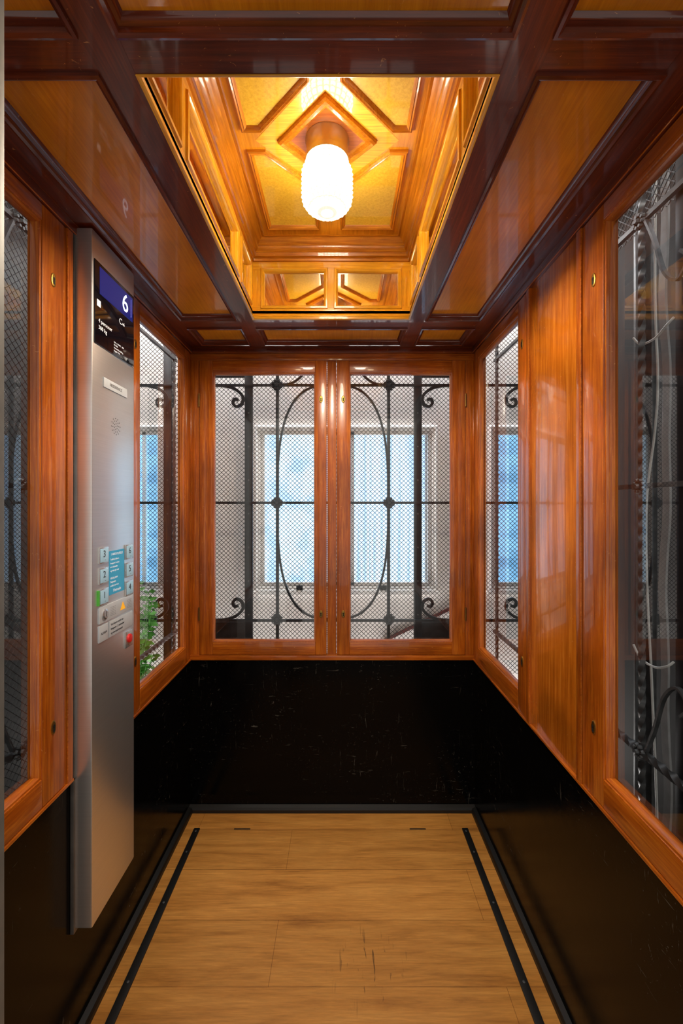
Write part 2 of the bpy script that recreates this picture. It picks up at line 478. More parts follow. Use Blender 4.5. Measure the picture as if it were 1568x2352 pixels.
# ---------------------------------------------------------------- casement windows
def axis_of(mf):
    return 'X' if mf is mB else 'Y'
def keyhole(win, mf, u, v):
    m = MB()
    n = 12
    pts = []
    for i in range(n):
        a = 2*math.pi*i/n
        pts.append((u+.0085*math.cos(a), v+.017*math.sin(a)))
    m.sweep(pts, [(0, .004), (0, .0085), (.0015, .0095), (.0035, .0095)], mf, BRASS)
    b = len(m.v); m.v += [mf(u+(p[0]-u)*.7, v+(p[1]-v)*.8, .0093) for p in pts]; m.face(list(range(b, b+n)), BRASS)
    hole = [(u+.0032*math.cos(2*math.pi*i/n), v+.003+.0042*math.sin(2*math.pi*i/n)) for i in range(n)]
    b = len(m.v); m.v += [mf(p[0], p[1], .0097) for p in hole]; m.face(list(range(b, b+n)), HOLE)
    b = len(m.v); m.v += [mf(u-.002, v+.001, .0097), mf(u+.002, v+.001, .0097), mf(u+.003, v-.010, .0097), mf(u-.003, v-.010, .0097)]; m.face([b, b+1, b+2, b+3], HOLE)
    m.build('keyhole_plate', parent=win, label='small brass keyhole plate')
def hinge(win, mf, u, v):
    m = MB()
    m.tube([mf(u, v-.030, .008), mf(u, v-.0285, .008), mf(u, v+.0285, .008), mf(u, v+.030, .008)], .0034, BRASSD)
    m.box(u-.004, u+.004, v-.026, v+.026, .002, .0072, BRASSD, mf)
    m.build('hinge', parent=win, label='brass butt hinge')
WN = [0]
def leaf(mf, u0, u1, v0, v1, wl_, wr_, wb, wt, keys, hinges, label):
    WN[0] += 1
    ax = axis_of(mf)
    c = mf((u0+u1)/2, v0, 0)
    win = empty('window_%d' % WN[0], c, label, kind='structure')
    m = MB()
    a, b, c_, d = u0+wl_, u1-wr_, v0+wb, v1-wt
    m.box(u0, a, v0, v1, -.028, .007, F('Z'), mf)
    m.box(b, u1, v0, v1, -.028, .007, F('Z'), mf)
    m.box(a, b, v0, c_, -.028, .007, F(ax), mf)
    m.box(a, b, d, v1, -.028, .007, F(ax), mf)
    m.build('casement_frame', parent=win, bevel=.0022)
    m = MB()
    m.sweep([(a, c_), (b, c_), (b, d), (a, d)], [(-.001, .004), (.004, .003), (.007, -.003), (.007, -.016), (-.001, -.016)], mf, F(ax), F('Z'), closed=True)
    m.build('glazing_bead', parent=win)
    m = MB(); m.quad([mf(a, c_, -.018), mf(b, c_, -.018), mf(b, d, -.018), mf(a, d, -.018)], GLASS)
    m.build('glass_pane', parent=win, smooth=False, label='clear glass pane')
    for (u, v) in keys: keyhole(win, mf, u, v)
    for (u, v) in hinges: hinge(win, mf, u, v)
    return win
leaf(mB, -.650, -.068, .718, 2.066, .060, .052, .060, .056, [(-.094, 1.888), (-.094, .905)], [(-.652, 1.884), (-.652, .905)], 'tall wood-framed casement with brass hinges on the outer stile')
leaf(mB, -.022, .566, .718, 2.066, .058, .060, .060, .056, [(.008, 1.888), (.008, .905)], [(.568, 1.884), (.568, .905)], 'tall wood-framed casement meeting its twin at the centre post')
for mf, lab in ((mL, 'side casement beside the steel control panel'), (mR, 'side casement between corner and veneer panel')):
    leaf(mf, 1.390, 1.930, .704, 2.096, .070, .045, .068, .042, [(1.425, 1.94), (1.425, .88)], [], 'narrow varnished wood ' + lab)
for mf, lab in ((mL, 'steel control panel'), (mR, 'veneer panel')):
    leaf(mf, .452, 1.068, .704, 2.096, .085, .085, .066, .038, [(1.02, 1.94), (1.02, .87)], [], 'large varnished wood casement near the lift entrance beside ' + lab)

# ---------------------------------------------------------------- ceiling
cei = MB()
xb = [(XL-.03, -.627), (-.41, -.345), (.265, .33), (.54, XR+.03)]
yb = [(.40, .45), (.655, .717), (1.66, 1.74), (1.915, YB+.03)]
for (a, b) in xb: cei.box(a, b, .40, YB+.03, ZC, ZC+.035, W['beamY'])
for (c, d) in yb:
    for (a, b) in ((-.627, -.41), (-.345, .265), (.33, .54)):
        cei.box(a, b, c, d, ZC+.0005, ZC+.035, W['beamX'])
CE = cei.build('ceiling', label='coffered dark mahogany ceiling with glossy varnish', kind='structure')
xc = [(-.627, -.41), (-.345, .265), (.33, .54)]
yc = [(.45, .655), (.717, 1.66), (1.74, 1.915)]
for i, (a, b) in enumerate(xc):
    for j, (c, d) in enumerate(yc):
        if i == 1 and j == 1: continue
        m = MB(); m.quad([(a, c, ZC+.016), (b, c, ZC+.016), (b, d, ZC+.016), (a, d, ZC+.016)], W['coffer'])
        m.build('coffer_panel', parent=CE, label='honey brown recessed veneer panel', smooth=False)
        m = MB(); m.sweep([(a, c), (b, c), (b, d), (a, d)], [(-.004, -.001), (-.004, .005), (.001, .007), (.006, .004), (.007, -.004), (.012, -.006), (.016, -.012), (.018, -.0155)], mC, W['beamX'], W['beamY'])
        m.build('coffer_moulding', parent=CE)

# lantern well
OX0, OX1, OY0, OY1 = -.345, .265, .717, 1.66
ZT, ZL = 2.36, 2.42
gm = MB()
rect = [(OX0, OY0), (OX1, OY0), (OX1, OY1), (OX0, OY1)]
mz = lambda u, v, h: (u, v, h)
gX, gY, gZ = W['goldX'], W['goldY'], W['goldZ']
gm.sweep(rect, [(-.001, ZC+.001), (-.001, ZC-.001), (.002, ZC-.001), (.006, ZC+.002), (.006, ZC+.010), (.002, ZC+.014), (.002, ZC+.02), (0, ZC+.024)], mz, gX, gY)
LW = gm.build('lantern_well', parent=CE, label='raised golden wood light well')
wf = {'f': (lambda u, z, h: (u, OY1-h, z), OX0, OX1, gX), 'n': (lambda u, z, h: (u, OY0+h, z), OX0, OX1, gX),
      'l': (lambda u, z, h: (OX0+h, u, z), OY0, OY1, gY), 'r': (lambda u, z, h: (OX1-h, u, z), OY0, OY1, gY)}
for k, (mf, a, b, gh) in wf.items():
    m = MB()
    if k in 'fn':
        panes = [(-.305, -.063), (-.020, .225)]
    else:
        panes = [(.757, .905), (.955, 1.422), (1.472, 1.620)]
    z0, z1 = 2.176, 2.316
    m.box(a-.02, b+.02, ZC+.002, z0, -.02, 0, gh, mf)
    m.box(a-.02, b+.02, z1, ZT+.01, -.02, 0, gh, mf)
    e = a-.02
    for (p, q) in panes:
        m.box(e, p, z0, z1, -.02, 0, gZ, mf); e = q
    m.box(e, b+.02, z0, z1, -.02, 0, gZ, mf)
    for (p, q) in panes:
        m.sweep([(p, z0), (q, z0), (q, z1), (p, z1)], [(-.010, -.001), (-.008, .005), (-.002, .006), (.002, .003), (.005, -.002), (.006, -.012)], mf, W['gold'+('X' if k in 'fn' else 'Y')], gZ)
    m.build('well_side', parent=LW, bevel=0)
    for (p, q) in panes:
        m = MB(); m.quad([mf(p, z0, -.010), mf(q, z0, -.010), mf(q, z1, -.010), mf(p, z1, -.010)], MIRROR)
        m.build('mirror_pane', parent=LW, smooth=False, label='small mirror glass pane')
m = MB()
m.sweep(rect, [(-.001, ZT-.012), (.006, ZT-.010), (.008, ZT-.002), (.004, ZT+.002), (.012, ZT+.006), (.016, ZT+.016), (.013, ZT+.020), (.022, ZT+.026), (.026, ZT+.036), (.023, ZT+.040), (.030, ZT+.046), (.034, ZT+.052), (.044, ZT+.060), (.052, ZL-.002), (.056, ZL)], mz, W['mouldX'], W['mouldY'])
m.build('cornice', parent=LW, label='stepped cornice moulding')
m = MB(); m.box(OX0-.02, OX1+.02, OY0-.02, OY1+.02, ZL, ZL+.02, W['top'])
m.build('well_top', parent=LW)
cx, cy = -.040, 1.19
R = .207
for sx in (-1, 1):
    for sy in (-1, 1):
        hx, hy, ex, ey = .036, .030, .232, .376
        poly = [(cx+sx*(R-hy), cy+sy*hy), (cx+sx*ex, cy+sy*hy), (cx+sx*ex, cy+sy*ey), (cx+sx*hx, cy+sy*ey), (cx+sx*hx, cy+sy*(R-hx))]
        A = sum(poly[i][0]*poly[(i+1) % 5][1]-poly[(i+1) % 5][0]*poly[i][1] for i in range(5))
        if A < 0: poly = poly[::-1]
        b = MB(); b.quad([(p[0], p[1], ZL-.0008) for p in poly], W['burl']); b.build('burl_panel', parent=LW, smooth=False, label='yellow burl veneer panel with cut corner')
        m = MB(); m.sweep(poly, [(0, ZL), (.001, ZL-.007), (.005, ZL-.010), (.009, ZL-.007), (.011, ZL-.009), (.015, ZL-.005), (.018, ZL-.0005)], mz, W['mouldX'], W['mouldY'])
        m.build('panel_moulding', parent=LW)
dm = lambda r: [(cx-r, cy), (cx, cy-r), (cx+r, cy), (cx, cy+r)]
m = MB(); m.sweep(dm(.140), [(0, ZL), (.002, ZL-.010), (.008, ZL-.014), (.012, ZL-.009), (.018, ZL-.012), (.022, ZL-.004), (.030, ZL-.002)], mz, W['mouldX'])
m.build('diamond_moulding', parent=LW)
m = MB(); m.quad([(p[0], p[1], ZL-.0025) for p in dm(.110)], W['diamond']); m.build('diamond_panel', parent=LW, smooth=False, label='reddish diamond panel around lamp')
m = MB(); m.sweep(dm(.200), [(0, ZL-.0006), (.045, ZL-.0006)], mz, gX); m.build('diamond_band', parent=LW)

# ---------------------------------------------------------------- lamp
lamp = empty('ceiling_lamp', (cx, cy, 2.205), 'glowing ribbed opal glass lamp on brushed metal base', category='lamp')
MB().lathe([(.050, ZL), (.061, ZL-.001), (.061, ZL-.006), (.058, ZL-.010), (.057, ZL-.045), (.060, ZL-.048), (.060, ZL-.062), (.046, ZL-.066)], (cx, cy, 0), LAMPBASE, 48).build('lamp_base', parent=lamp, label='cylindrical brushed metal fitting')
pr = []
H0, H1 = 2.214, 2.358
for i in range(97):
    t = i/96; z = H0+(H1-H0)*t
    if t < .35: r = .069*math.sqrt(max(0, 1-((.35-t)/.35)**2.3))
    elif t < .75: r = .069
    else: r = .069-.021*((t-.75)/.25)**1.6
    r = r+(.0014*math.cos((z-(H0+H1)/2)*2*math.pi/.0126) if r > .01 else 0)
    pr.append((r, z))
MB().lathe(pr, (cx, cy, 0), GLOBE, 96, rmod=lambda a, h: 1+.024*math.cos(a*24)).build('lamp_globe', parent=lamp, label='glowing white ribbed glass globe')

# ---------------------------------------------------------------- floor strips
for x, lab in ((-.625, 'control panel wall'), (.534, 'veneer panel wall')):
    st = MB().box(x-.013, x+.013, .62, 1.848, 0, .006, BLACK).build('floor_strip', bevel=.002, label='black metal floor strip along '+lab, category='floor strip', group='black floor strips')
    for y in (.75, 1.0, 1.25, 1.5, 1.72, 1.83):
        MB().lathe([(.0040, .0058), (.0040, .0068), (.003, .0074)], (x, y, 0), IRON2, 12).build('screw', parent=st, label='small steel screw head')
m = MB().box(XL+.02, XR-.02, 1.8470, 1.8485, -.001, .0004, plain('seam_brown', '#5a3a18')).build('trim_4', label='thin dark seam of the floor hatch', kind='structure')
for x in (-.43, .33):
    MB().box(x-.035, x+.035, 1.845, 1.851, 0, .0015, BLACK).build('hatch_hinge', bevel=.0005, label='slim dark hinge set in the floor seam', category='hinge', group='floor hatch hinges')

# ---------------------------------------------------------------- text helper
def text(s, size, y, z, mat, parent, x, name='lettering', align='LEFT', sx=1.0):
    cu = bpy.data.curves.new('t', 'FONT'); cu.body = s; cu.size = size; cu.extrude = .00015; cu.align_x = align; cu.align_y = 'CENTER'
    cu.resolution_u = 4
    o = bpy.data.objects.new('t', cu); COL.objects.link(o)
    bpy.context.view_layer.update()
    dg = bpy.context.evaluated_depsgraph_get()
    me = bpy.data.meshes.new_from_object(o.evaluated_get(dg))
    bpy.data.objects.remove(o)
    me.transform(Matrix(((0, 0, 1, 0), (sx, 0, 0, 0), (0, 1, 0, 0), (0, 0, 0, 1))))
    me.materials.clear(); me.materials.append(mat)
    ob = bpy.data.objects.new(name, me)
    return place(ob, Vector((x+.0003, y, z)), parent)

# ---------------------------------------------------------------- control panel
XP = -.643
cp = empty('elevator_control_panel', (-.67, 1.212, .31), 'tall brushed steel control panel with display and floor buttons', category='control panel')
m = MB(); m.box(XL+.006, XP, 1.10, 1.324, .310, 2.118, STEEL); m.build('housing', parent=cp, bevel=.004, label='brushed stainless steel housing')
m = MB(); m.box(XL+.0005, XL+.010, 1.094, 1.328, .300, 2.12, DARKST); m.build('back_plate', parent=cp, bevel=.001, label='dark mounting plate')
disp = MB().box(XP, XP+.003, 1.108, 1.316, 1.826, 2.044, SCREEN).build('display_screen', parent=cp, bevel=.001, label='black glass display reading 6')
MB().box(XP+.003, XP+.0036, 1.130, 1.307, 1.962, 2.034, LCD).build('lcd_window', parent=disp)
X3 = XP+.0036
text('6', .074, 1.262, 1.997, LCDWHITE, disp, X3, 'numeral', 'CENTER')
MB().box(X3, X3+.0004, 1.2955, 1.2968, 1.972, 2.026, LCDEDGE).build('lcd_edge_bar', parent=disp)  # thin blue emissive bar near the right edge of the screen
MB().box(XP+.003, XP+.0036, 1.117, 1.134, 1.926, 1.943, PRINTW).build('symbol_square', parent=disp, label='white square symbol')
text('C', .024, 1.228, 1.934, PRINTW, disp, XP+.003, align='LEFT')
text('x6', .013, 1.246, 1.932, PRINTW, disp, XP+.003)
text('4 personer', .0150, 1.124, 1.890, PRINTW, disp, XP+.003)
text('300 kg', .0150, 1.124, 1.872, PRINTW, disp, XP+.003)
for i, s in enumerate(['Fabr. nr. 10482   2009', 'CE 0056', 'Nominell last 300 kg', 'Byggeår 1932']):
    text(s, .0060, 1.20, 1.862-.008*i, PRINTW, disp, XP+.003)
npl = MB().box(XP, XP+.003, 1.150, 1.275, 1.722, 1.748, GREYLBL).build('name_plate', parent=cp, bevel=.0008, label='engraved silver name plate')
text('HEISSERVICE', .012, 1.212, 1.735, DARKST, npl, XP+.003, align='CENTER')
m = MB()
for ring, cnt in ((0, 1), (.008, 6), (.016, 10), (.023, 12)):
    for i in range(cnt):
        a = 2*math.pi*i/cnt+ring*50
        y, z = 1.216+ring*math.cos(a), 1.626+ring*math.sin(a)
        b = len(m.v); m.v += [(XP+.0004, y+.0016*math.cos(2*math.pi*k/8), z+.0016*math.sin(2*math.pi*k/8)) for k in range(8)]
        m.face(list(range(b, b+8)), HOLE)
m.build('speaker_grille', parent=cp, smooth=False, label='round cluster of drilled speaker holes')
for (s, y, z) in (('3', 1.150, 1.267), ('2', 1.150, 1.212), ('1', 1.150, 1.156), ('6', 1.288, 1.262), ('5', 1.288, 1.208), ('4', 1.288, 1.153)):
    bt = MB().box(XP, XP+.004, y-.023, y+.023, z-.022, z+.022, CHROME).build('floor_button', parent=cp, bevel=.0015, label='square chrome button numbered '+s)
    MB().box(XP+.004, XP+.0052, y-.019, y+.019, z-.018, z+.018, BUTTON).build('button_face', parent=bt, bevel=.0005, label='pale blue key cap')
    text(s, .026, y-.001, z+.003, PRINTK, bt, XP+.0052, 'numeral', 'CENTER')
    text('..', .012, y+.003, z-.010, PRINTK, bt, XP+.0052, 'braille', 'CENTER')
MB().box(XP, XP+.0055, 1.121, 1.1265, 1.136, 1.176, GREEN).build('green_tag', parent=cp, label='thin green exit floor mark')
stk = MB().box(XP, XP+.001, 1.180, 1.262, 1.152, 1.274, CYAN).build('sticker', parent=cp, label='cyan instruction sticker with white text')
text('I NØDSTILFELLE', .0090, 1.221, 1.264, PRINTW, stk, XP+.001, align='CENTER')
for i, s in enumerate(['Trykk på alarm-', 'knappen i minst', 'tre sekunder', 'og vent på svar', '', 'HEISALARM', 'Døgnvakt', 'snakk med oss']):
    if s: text(s, .0075, 1.185, 1.250-.0105*i, PRINTW, stk, XP+.001)
text('Heisvakt', .012, 1.221, 1.162, PRINTW, stk, XP+.001, align='CENTER')
al = MB().box(XP, XP+.004, 1.128, 1.308, 1.086, 1.130, GREYLBL).build('alarm_unit', parent=cp, bevel=.001, label='steel intercom strip with alarm symbol')
mfp = lambda a, b, c: (c, a, b)
MB().lathe([(.014, 0), (.014, .003), (.010, .005), (.009, .005)], (XP+.004, 1.152, 1.108), CHROME, 24, mf=mfp).build('key_switch', parent=al, label='round chrome key switch')
MB().box(XP+.009, XP+.0095, 1.1512, 1.1528, 1.101, 1.115, HOLE).build('key_slot', parent=al)
m = MB(); X5 = XP+.0046
m.v += [(X5, 1.232, 1.098), (X5, 1.262, 1.098), (X5, 1.247, 1.122)]; m.face([0, 1, 2], YELLOW)
m.build('alarm_symbol', parent=al, smooth=False, label='yellow warning triangle')
for y0 in (1.182, 1.272):
    m = MB()
    for i in range(6):
        for j in range(6):
            y = y0+i*.0045; z = 1.095+j*.0045
            m.quad([(XP+.0043, y, z), (XP+.0043, y+.0016, z), (XP+.0043, y+.0016, z+.0016), (XP+.0043, y, z+.0016)], HOLE)
    m.build('intercom_grille', parent=al, smooth=False)
p1 = MB().box(XP, XP+.003, 1.128, 1.172, 1.036, 1.080, GREYLBL).build('label_plate', parent=cp, bevel=.0008, label='small square silver label')
text('ALARM', .009, 1.150, 1.058, PRINTK, p1, XP+.003, align='CENTER')
p2 = MB().box(XP, XP+.003, 1.178, 1.308, 1.036, 1.080, GREYLBL).build('label_plate', parent=cp, bevel=.0008, label='wide silver label with engraved instructions')
for i, s in enumerate(['Ved alarm trykk inn', 'knappen i 3 sekunder', 'og vent på kontakt']):
    text(s, .0085, 1.184, 1.070-.012*i, PRINTK, p2, XP+.003)
rb = MB().box(XP, XP+.003, 1.264, 1.308, .976, 1.024, CHROME).build('stop_switch', parent=cp, bevel=.001, label='red stop button on chrome plate')
MB().lathe([(.013, 0), (.013, .003), (.012, .005), (.007, .006)], (XP+.003, 1.286, 1.002), RED, 24, mf=mfp).build('red_button', parent=rb, label='flat round red push button')

# ---------------------------------------------------------------- iron grilles
def wires(m, mf, u0, u1, v0, v1, a=.0225, b=.0215, t=.0011, mat=None):
    sl = b/a; mat = mat or WIRE
    for sgn in (1, -1):
        cs = [v0-sgn*sl*u for u in (u0, u1)]+[v1-sgn*sl*u for u in (u0, u1)]
        c = math.floor(min(cs)/b)*b
        while c < max(cs):
            pts = []
            for u in (u0, u1):
                v = sgn*sl*u+c
                if v0 <= v <= v1: pts.append((u, v))
            for v in (v0, v1):
                u = (v-c)/(sgn*sl)
                if u0 < u < u1: pts.append((u, v))
            if len(pts) >= 2:
                p, q = pts[0], pts[1]
                if abs(p[0]-q[0]) > .004:
                    m.tube([mf(p[0], p[1], 0), mf(q[0], q[1], 0)], [(t*1.2*math.cos(k*math.pi/3), t*1.2*math.sin(k*math.pi/3)) for k in range(6)], mat, caps=False)
            c += b
def sq(r): return [(r, r), (-r, r), (-r, -r), (r, -r)]
def linepath(p, q, n):
    p, q = Vector(p), Vector(q); return [p+(q-p)*i/n for i in range(n+1)]
def twisted(m, p, q, r=.008, mat=None):
    L = (Vector(q)-Vector(p)).length
    m.tube(linepath(p, q, max(8, int(L/.006))), sq(r), mat or IRON, twist=2*math.pi/.14)
def rosette_mesh(m, mf, u, v, r=.020, mat=None):
    mat = mat or IRON
    for k in range(8):
        a = 2*math.pi*k/8+.39
        cu, cv = u+r*.66*math.cos(a), v+r*.66*math.sin(a)
        pts = [(cu+r*.30*math.cos(t*math.pi/4), cv+r*.30*math.sin(t*math.pi/4)) for t in range(8)]
        b = len(m.v)
        m.v += [mf(p[0], p[1], .006) for p in pts]+[mf(cu+(p[0]-cu)*.6, cv+(p[1]-cv)*.6, .013) for p in pts]
        for i in range(8): m.face([b+i, b+(i+1) % 8, b+8+(i+1) % 8, b+8+i], mat)
        m.face([b+8+i for i in range(8)], mat)
    pts = [(u+r*.45*math.cos(t*math.pi/4), v+r*.45*math.sin(t*math.pi/4)) for t in range(8)]
    b = len(m.v); m.v += [mf(p[0], p[1], .004) for p in pts]+[mf(u+(p[0]-u)*.5, v+(p[1]-v)*.5, .018) for p in pts]
    for i in range(8): m.face([b+i, b+(i+1) % 8, b+8+(i+1) % 8, b+8+i], mat)
    m.face([b+8+i for i in range(8)], mat)

GY = 2.15; KF = GY/980
gx = lambda px: (px-785)*KF
gz = lambda py: CAM-(py-1162)*KF
mG = lambda u, v, h: (u, GY-h, v)
gr = empty('iron_grille', (gx(765), GY, 0), 'black wrought iron shaft grille with oval and rosettes over wire mesh', category='grille')
m = MB(); wires(m, lambda u, v, h: (u, GY+.012, v), -1.25, 1.15, .55, 2.35); m.build('wire_mesh', parent=gr, smooth=False, label='fine diamond wire mesh')
for py in (885, 1155, 1425):
    MB().box(-1.25, 1.15, gz(py)-.0065, gz(py)+.0065, -.006, .006, IRON, mG).build('rail', parent=gr, bevel=.002)
for px in (638, 893):
    MB().box(gx(px)-.008, gx(px)+.008, 0, 2.4, -.008, .007, IRON, mG).build('bar', parent=gr, bevel=.002)
RIV = None
for px in (384, 571, 961):
    MB().box(gx(px)-.020, gx(px)+.020, 0, 2.4, -.02, -.007, IRON, mG).build('upright', parent=gr, bevel=.001, label='wide flat iron upright')
    for v in [0.85+.17*i for i in range(7)]:
        c = Vector((gx(px), GY+.0055, v))
        if RIV is None:
            RIV = MB().lathe([(.004, 0), (.004, .002), (.002, .003)], tuple(c), IRON2, 8, mf=lambda a, b, c: (a, -c, b)).build('rivet', parent=gr)
        else:
            o = RIV.copy(); COL.objects.link(o); o.parent = gr; o.location = c-WLOC[gr.name]
path = []
for i in range(96):
    t = 2*math.pi*i/96; e = 2/2.9
    c, s_ = math.cos(t), math.sin(t)
    path.append((gx(765+127*math.copysign(abs(c)**e, c)), GY-.004, gz(1153+268*math.copysign(abs(s_)**e, s_))))
MB().tube(path, [(.006, .005), (-.006, .005), (-.006, -.005), (.006, -.005)], IRON, closed=True, ref=(0, 1, 0)).build('oval_ring', parent=gr, label='large iron oval')
for px in (637, 894):
    for py in (885, 1155, 1422):
        m = MB(); rosette_mesh(m, mG, gx(px), gz(py), .032); m.build('rosette', parent=gr, label='small iron flower rosette')
base = [(492, 889), (520, 890), (545, 898), (561, 914), (559, 930), (547, 937), (539, 929), (543, 920), (551, 922)]
for fx in (0, 1, 2, 3):
    for fy in (0, 1):
        pts = [({0: x, 1: 1530-x, 2: x-172, 3: 1530-x+190}[fx], (2310-y) if fy else y) for x, y in base]
        path = smoothpath([(gx(x), GY-.026, gz(y)) for x, y in pts], 6)
        MB().tube(path, [(.0065, .007), (-.0065, .007), (-.0065, -.007), (.0065, -.007)], IRON, ref=(0, 1, 0)).build('scroll', parent=gr, label='curled iron scroll')
base = [(640, 885), (668, 882), (690, 868), (706, 846), (714, 815)]
for fx in (0, 1):
    pts = [((1530-x) if fx else x, y) for x, y in base]
    MB().tube(smoothpath([(gx(x), GY-.006, gz(y)) for x, y in pts], 5), [(.006, .005), (-.006, .005), (-.006, -.005), (.006, -.005)], IRON, ref=(0, 1, 0)).build('curved_brace', parent=gr)
for (a, b, c, d) in ((470, 578, 1430, 1540), (952, 1062, 1430, 1540), (470, 578, 790, 866), (952, 1062, 790, 866)):
    MB().box(gx(a), gx(b), gz(d), gz(c), -.018, -.008, IRON, mG).build('corner_plate', parent=gr, bevel=.001, label='solid black iron plate')

def side_grille(x, sgn, lab):
    mf = lambda u, v, h: (x-sgn*h, u, v)
    g = empty('iron_grille', (x, 1.3, 0), lab, category='grille')
    m = MB(); wires(m, lambda u, v, h: (x+sgn*.022, u, v), .35, 1.30 if sgn < 0 else .975, .55, 2.35, mat=WIRE2, t=(.0008 if sgn < 0 else .0011)); m.build('wire_mesh', parent=g, smooth=False, label='fine diamond wire mesh')
    m = MB(); wires(m, lambda u, v, h: (x+sgn*.022, u, v), .98, 1.30, 2.12, 2.35, mat=WIRE2); m.build('wire_mesh', parent=g, smooth=False)
    for (v, u0, u1) in ((1.45, .35, 1.3), (2.12, .35, 2.12)):
        MB().tube([mf(u0, v, 0), mf(u1, v, 0)], sq(.006), IRON2).build('rail', parent=g)
    m = MB(); twisted(m, mf(.35, .778, 0), mf(2.12, .778, 0), .008, IRON2); m.build('twisted_rail', parent=g, label='twisted iron rail')
    for u in ((1.08, 2.09) if sgn > 0 else (.95, 2.09)):
        m = MB(); twisted(m, mf(u, 0, 0), mf(u, 2.4, 0), .0062, IRON2); m.build('twisted_bar', parent=g, label='twisted iron rod')
    for u in (1.28, .97):
        MB().box(u-.012, u+.012, 0, 2.4, -.018, -.008, IRON, mf).build('upright', parent=g, bevel=.001, label='flat iron upright')
    for (u, v) in ((1.08, 1.45), (1.08, 2.12), (1.08, .778)):
        m = MB(); rosette_mesh(m, mf, u, v, .022, IRON2); m.build('rosette', parent=g, label='small iron flower rosette')
    for (pts) in ([(1.06, 2.11), (1.03, 2.04), (1.0, 1.95), (.96, 1.91), (.93, 1.94), (.95, 1.97)],
                  [(1.06, .79), (1.03, .86), (1.0, .95), (.96, .99), (.93, .96), (.95, .93)]):
        MB().tube(smoothpath([mf(u, v, .004) for u, v in pts], 6), [(.005, .003), (-.005, .003), (-.005, -.003), (.005, -.003)], IRON2, ref=(1, 0, 0)).build('scroll', parent=g, label='curled iron scroll')
    return g
side_grille(-.82, -1, 'black wrought iron side grille behind the control panel wall')
side_grille(.76, 1, 'black wrought iron side grille with cable behind the veneer panel wall')

# cables in the shaft
cb = empty('electrical_cable', (.86, 1.18, -.031), 'pale grey electrical cables hanging beside the iron grille', category='cable')
m = MB()
pts = [(.85, 1.12+.006*math.sin(z*7)+.004*math.sin(z*17), z) for z in [-.031+.1*i for i in range(27)]]
m.tube(smoothpath(pts, 5), [(.012, .003), (-.012, .003), (-.012, -.003), (.012, -.003)], CABLE, ref=(0, 1, 0)); m.build('cable_run', parent=cb, label='flat grey ribbon cable')
m = MB()
m.tube(smoothpath([(.83, 1.12, -.031), (.83, 1.12, .5), (.83, 1.14, .9), (.83, 1.16, 1.2), (.83, 1.16, 1.42), (.83, 1.13, 1.6), (.83, 1.12, 1.74), (.83, 1.13, 2.0), (.83, 1.12, 2.6)], 8), .003, CABLEW)
m.build('cable_run', parent=cb, label='thin white cable')
for zz in (1.0, 1.84):
    m = MB(); m.tube(smoothpath([(.80, 1.17, zz+.02), (.80, 1.14, zz-.008), (.80, 1.09, zz-.012), (.80, 1.05, zz+.005), (.81, 1.04, zz+.02)], 5), .003, CABLEW)
    m.build('cable_tie', parent=cb, label='white cable loop')
rl = empty('guide_rail', (1.0, 1.2, -.031), 'grey steel lift guide rail standing in the shaft', category='rail')
MB().box(.93, .945, 1.28, 1.34, -.031, 2.7, IRON2).build('rail_flange', parent=rl, bevel=.001)
MB().box(.90, .93, 1.305, 1.315, -.031, 2.7, IRON2).build('rail_blade', parent=rl, bevel=.001)

# ---------------------------------------------------------------- stairwell
WY = 2.36; KW = WY/980
wx = lambda px: (px-785)*KW
wz = lambda py: CAM-(py-1162)*KW
MB().box(-1.5, 1.4, WY, WY+.1, -.03, 2.9, PLASTER).build('wall_stair_back', label='pale beige plaster stairwell wall', kind='structure')
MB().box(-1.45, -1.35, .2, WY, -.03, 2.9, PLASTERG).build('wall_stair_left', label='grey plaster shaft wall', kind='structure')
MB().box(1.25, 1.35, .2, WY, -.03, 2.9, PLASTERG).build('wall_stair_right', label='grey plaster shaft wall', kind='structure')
mW = lambda u, v, h: (u, WY-h, v)
def stair_window(xa, xb_, panes, mul, lab, catches):
    WN[0] += 1
    c, d = wz(1358), wz(978)
    sw = empty('window_%d' % WN[0], ((xa+xb_)/2, WY, c), lab, kind='structure')
    m = MB()
    m.sweep([(xa, c), (xb_, c), (xb_, d), (xa, d)], [(0, 0), (0, .020), (.010, .030), (.014, .022), (.026, .022), (.030, .014), (.034, .010), (.036, .018), (.052, .018), (.054, .003)], mW, WINPAINT)
    m.box(mul[0], mul[1], c+.03, d-.03, .003, .018, WINPAINT, mW)
    m.box(xa-.01, xb_+.01, c-.012, c+.004, 0, .035, WINPAINT, mW)
    m.build('window_frame', parent=sw)
    for (p, q, mt) in panes:
        MB().box(p-.004, q+.004, wz(1340), wz(1000), .002, .006, mt, mW).build('window_pane', parent=sw, label='bright daylit pane')
    for x in catches:
        MB().box(x-.018, x+.018, wz(1352), wz(1343), .018, .032, IRON, mW).build('window_catch', parent=sw, bevel=.001)
stair_window(wx(588), wx(1003), ((wx(612), wx(766), DAY2), (wx(814), wx(974), DAY)), (wx(766), wx(814)), 'painted double casement stairwell window with bright daylight', (wx(690), wx(880)))
stair_window(-1.34, wx(365)+.054, ((-1.30, wx(331), DAYB), (wx(339), wx(365), DAYB)), (wx(331), wx(339)), 'painted stairwell window with blue daylight above plant', ())
stair_window(wx(1143)-.054, 1.24, ((wx(1143), 1.0, DAYB), (1.05, 1.19, DAYB)), (1.0, 1.05), 'painted stairwell window with blue daylight near shaft rail', ())
m = MB()
